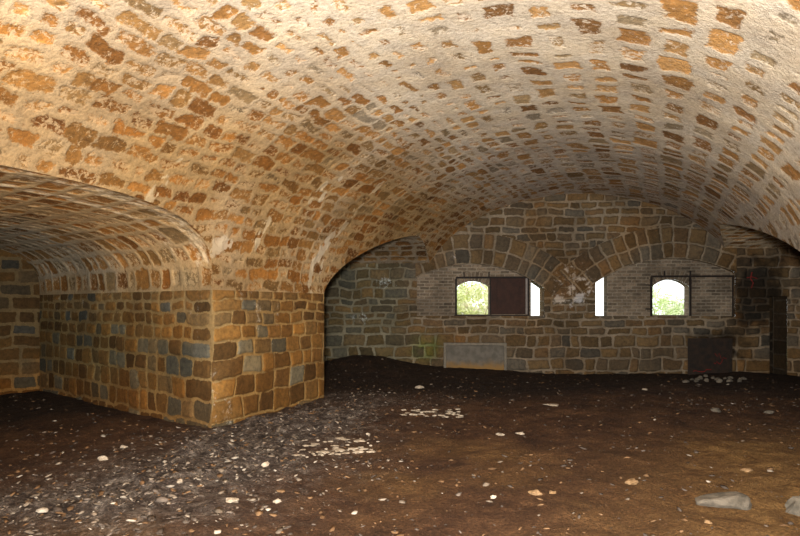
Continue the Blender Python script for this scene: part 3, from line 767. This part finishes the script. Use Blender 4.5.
stone('flat_stone', 217, 533, 9, 6, M['flake'], 'white chip at the bottom edge below the broad cream flake', 'stone', 0, 305, flat=.6)
stone('flat_stone', 535, 494, 14, 5, M['buff'], 'tan stone on bare dirt in the lower middle, larger of a pair', 'stone', 0, 306)
stone('flat_stone', 552, 493, 9, 4, M['buff'], 'small tan stone just right of the larger tan stone', 'stone', 0, 307)
stone('flat_stone', 493, 498, 6, 4, M['flake'], 'white pebble left of the tan stone pair', 'stone', 0, 308)
stone('flat_stone', 632, 483, 16, 6, M['buff'], 'pinkish tan flat stone left of the long boulder, further back', 'stone', 0, 309)
stone('flat_stone', 747, 471, 11, 4, M['buff'], 'orange tan stone behind the long grey boulder', 'stone', 0, 310)
stone('flat_stone', 686, 502, 9, 3, M['buff'], 'small orange chip at the left tip of the long boulder', 'stone', 0, 311)
stone('flat_stone', 708, 523, 9, 4, M['buff'], 'small orange chip in front of the long boulder', 'stone', 0, 312)
stone('flat_stone', 103, 460, 11, 6, M['flake'], 'white lump on grey debris left of the pier', 'stone', 0, 313)
stone('flat_stone', 124, 448, 9, 4, M['flake'], 'pale chip on grey debris just behind the white lump', 'stone', 0, 314)
stone('flat_stone', 180, 485, 8, 4, M['flake'], 'white chip at the edge of the grey debris below the pier corner', 'stone', 0, 315)
stone('flat_stone', 266, 466, 9, 5, M['flake'], 'cream chip right of the pier corner on brown dirt', 'stone', .5, 316)
stone('flat_stone', 500, 435, 9, 3, M['flake'], 'white flake in the middle of the floor, right one of a scattered pair', 'stone', 0, 317)
stone('flat_stone', 520, 434, 10, 3, M['flake'], 'pale flake alone on the floor in front of the shutter', 'stone', 0, 318)
stone('flat_stone', 552, 405, 20, 3, M['flake'], 'long white sliver on the dark floor in front of the central pier', 'stone', 0, 319, flat=.7)
stone('flat_stone', 716, 411, 12, 5, M['rock'], 'grey stone in the dark rubble before the iron plate', 'stone', 0, 320)
stone('flat_stone', 769, 413, 12, 4, M['rock'], 'grey stone in the dark rubble at the right side', 'stone', 0, 321)
stone('flat_stone', 645, 390, 6, 2, M['flake'], 'tiny white chip near the foot of the back wall', 'stone', 0, 322)
stone('flat_stone', 420, 388, 9, 4, M['flake'], 'pale stone on dark ground in front of the concrete slab', 'stone', 0, 323)
r_ = random.Random(17)
for k in range(80):                                     # heap of cream flakes before the pier
    t = r_.random(); px = 298 + 76 * t + r_.gauss(0, 3); py = 456 - 7 * t + r_.gauss(0, 2.0) - (r_.uniform(4, 11) if r_.random() < .3 else 0)
    stone('mortar_flake', px, py, r_.choice((3, 4, 5, 7, 9, 13)) * r_.uniform(.8, 1.2), r_.uniform(1.2, 2.8), M['flake'], 'cream mortar flake in the pale heap right of the pier corner', 'stone', r_.uniform(-.6, .6), 400 + k, 'cream flakes in the pale heap', flat=.7)
for k in range(34):
    px = 402 + 60 * r_.random(); py = 413 + r_.gauss(0, 2.0)
    stone('mortar_flake', px, py, r_.uniform(4, 9), r_.uniform(1.5, 3), M['flake'], 'cream mortar flake in the far scatter beyond the pier', 'stone', r_.uniform(-.6, .6), 440 + k, 'cream flakes in the far scatter', flat=.7)
for k in range(40):
    px = 686 + 58 * r_.random(); py = 377.5 + 5 * r_.random()
    stone('rubble_stone', px, py, r_.uniform(4, 9), r_.uniform(3, 5), M['rock'], 'small grey rubble stone heaped at the foot of the iron plate', 'stone', r_.uniform(-.6, .6), 470 + k, 'rubble heap by the iron plate')

NC = 9500
cx = rg.uniform(-7.5, 8, NC * 6); cy = 3.6 + 9.6 * rg.uniform(0, 1, NC * 6) ** 1.5
pr = .09 + .91 * zone_grey(cx, cy) * (1 - .6 * sstep(8.5, 10.5, cy)) + .05 * sstep(.1, .5, fbm(cx * .7, cy * .7, 222)) + .25 * np.exp(-((cx - 5.2) / 1.4) ** 2 - ((cy - 9.2) / .7) ** 2)
ok = (rg.uniform(0, 1, len(cx)) < pr) & inside(cx, cy)
for (tx, ty, tr) in TAKEN: ok &= np.hypot(cx - tx, cy - ty) > tr + .06
cx, cy = cx[ok][:NC], cy[ok][:NC]; n_c = len(cx)
sz = .006 + .034 * rg.uniform(0, 1, n_c) ** 3.2 + .022 * (rg.uniform(0, 1, n_c) > .985)
rot = rg.uniform(0, 2 * math.pi, n_c); asp = rg.uniform(.35, .9, n_c); hgt = rg.uniform(.12, .35, n_c)
jit = 1 + .42 * rg.uniform(-1, 1, (n_c, len(IV)))
vv = IV[None] * jit[..., None] * sz[:, None, None]
vx = vv[..., 0]; vy = vv[..., 1] * asp[:, None]; vz = vv[..., 2] * hgt[:, None]
tilt = rg.uniform(-.5, .5, n_c)
vz = vz + vx * tilt[:, None]
wx_ = vx * np.cos(rot)[:, None] - vy * np.sin(rot)[:, None] + cx[:, None]; wy_ = vx * np.sin(rot)[:, None] + vy * np.cos(rot)[:, None] + cy[:, None]
wz_ = vz + floor_z(cx, cy)[:, None] + (sz * hgt * .35)[:, None]
fc = IFc[None] + (np.arange(n_c) * len(IV))[:, None, None]
pal = np.array([(.29, .235, .18), (.20, .155, .115), (.15, .118, .095), (.085, .064, .05), (.15, .083, .04), (.40, .345, .28), (.19, .11, .055)])
pw = np.where((zone_grey(cx, cy) > .3)[:, None], np.array([.10, .16, .24, .28, .08, .06, .08]), np.array([.05, .12, .08, .31, .25, .02, .17]))
ch = (rg.uniform(0, 1, n_c)[:, None] > np.cumsum(pw, 1)).sum(1).clip(0, 6)
tc = np.repeat((pal[ch] * rg.uniform(.7, 1.1, (n_c, 1)))[:, None], len(IV), 1)
db = np_mesh('rubble_debris', np.stack([wx_, wy_, wz_], -1).reshape(-1, 3), fc.reshape(-1, 3), M['chips'], {'tint': tc.reshape(-1, 3)}, smooth=False)
setp(db, 'scatter of small mortar chips and grit over the dirt floor', 'debris', None, 'stuff')

# ------------------------------------------------------------------ outside: ground and bushes
def bush(name, cx, cy, w, h, z0, nleaf, cols, label, seed, dens=1.0):
    r = np.random.default_rng(seed); root = empty(name, (cx, cy, -.3)); setp(root, label, 'bush', 'bushes outside the embrasures')
    cl = r.normal(0, 1, (26, 3)) * np.array([w * .42, w * .25, h * .26]) + np.array([0, 0, h * .55 + z0 + .3])
    c = cl[r.integers(0, len(cl), nleaf)] + r.normal(0, 1, (nleaf, 3)) * .16
    L = r.uniform(.035, .075, nleaf); a = r.normal(0, 1, (nleaf, 3)); a /= np.linalg.norm(a, axis=1)[:, None]
    b = np.cross(a, r.normal(0, 1, (nleaf, 3))); b /= np.linalg.norm(b, axis=1)[:, None]
    V = np.stack([c - a * L[:, None], c + b * L[:, None] * .45, c + a * L[:, None], c - b * L[:, None] * .45], 1).reshape(-1, 3)
    V[:, 2] = np.maximum(V[:, 2], .02)
    m = N(name + '_leaves'); col = m.ramp(m.noise(3.5, 4, .6), cols)
    mat = m.done(col, .7)
    np_mesh('foliage', V, np.arange(nleaf * 4).reshape(-1, 4), mat, smooth=False, parent=root)
    bm = bmesh.new()
    for q in cl[:9]:
        for k in range(5):
            p = Vector((q[0] * (k / 4) * .9, q[1] * (k / 4), .02 + (q[2] - .1) * k / 4))
            if k: 
                dirv = p - pp; mid = (p + pp) / 2
                g = bmesh.ops.create_cone(bm, cap_ends=True, segments=6, radius1=.03 - .005 * k, radius2=.026 - .005 * k, depth=dirv.length)
                rotm = Vector((0, 0, 1)).rotation_difference(dirv).to_matrix()
                for v in g['verts']: v.co = rotm @ v.co + mid
            pp = p
    bm_obj('stem', bm, M['twig'], root)
M['twig'] = plain('twig_bark', (.2, .15, .09), (.3, .23, .15), 12)
YG = [(.3, (.50, .56, .20)), (.48, (.72, .76, .36)), (.58, (.93, .93, .70)), (.72, (.85, .66, .50))]  # near-white stops in both leaf ramps paint in overexposed daylight
PG = [(.3, (.50, .62, .26)), (.5, (.66, .75, .42)), (.65, (.92, .92, .84)), (.78, (.85, .66, .62))]
bush('shrub', 2.35, 18.2, 1.9, 2.6, .2, 15000, YG, 'yellow-green sunlit shrub seen through the embrasure beside the shutter', 501)
bush('shrub', 8.9, 18.4, 1.7, 2.5, .1, 7000, PG, 'pale green sunlit shrub seen through the embrasure in the empty frame', 502)
X, Y = fgrid(-20, 30, 14.2, 45, 1.0); Z = -.30 + .15 * fbm(X * .3, Y * .3, 601) - .02 * (Y - 14)
i = np.arange(X.size).reshape(X.shape)
n = N('outside_grass'); gm_ = n.done(n.ramp(n.noise(4, 5), [(.3, (.4, .45, .16)), (.7, (.65, .62, .36))]), .95)
og = np_mesh('ground_outside', np.stack([X, Y, Z], -1).reshape(-1, 3), np.stack([i[:-1, :-1], i[:-1, 1:], i[1:, 1:], i[1:, :-1]], -1).reshape(-1, 4), gm_)
setp(og, 'sunlit ground outside beyond the back wall', 'ground', None, 'structure')

# ------------------------------------------------------------------ light, world, camera
w = bpy.data.worlds.new('sky'); bpy.context.scene.world = w; w.use_nodes = True
bg = w.node_tree.nodes['Background']; bg.inputs[0].default_value = (.95, 1.0, 1.0, 1); bg.inputs[1].default_value = 2.3
def area(name, loc, target, size, power, col):
    l = bpy.data.lights.new(name, 'AREA'); l.size = size; l.energy = power; l.color = col
    o = bpy.data.objects.new(name, l); link(o); o.location = loc
    o.rotation_euler = (Vector(target) - Vector(loc)).to_track_quat('-Z', 'Y').to_euler(); return o
area('flash', (-.15, -.3, 1.9), (2.2, 5, 5.0), .3, 1440, (1, .98, .93))
area('fill_behind', (*xy(UR - 1.3, -2.8), .9), (*xy(UC - .9, 4), 1.7), 1.7, 300, (1, .95, .88))  # soft fill lamp added behind the camera, no opening there

cam = bpy.data.cameras.new('camera'); co = bpy.data.objects.new('camera', cam); link(co)
co.location = (0, 0, CAMZ); co.rotation_euler = (math.pi / 2, 0, 0)
cam.sensor_width = 36; cam.lens = 36 * F / 800; cam.shift_y = (HOR - 268) / 800; cam.clip_start = .05
bpy.context.scene.camera = co
vs = bpy.context.scene.view_settings; vs.view_transform = 'Standard'; vs.look = 'None'; vs.exposure = 0
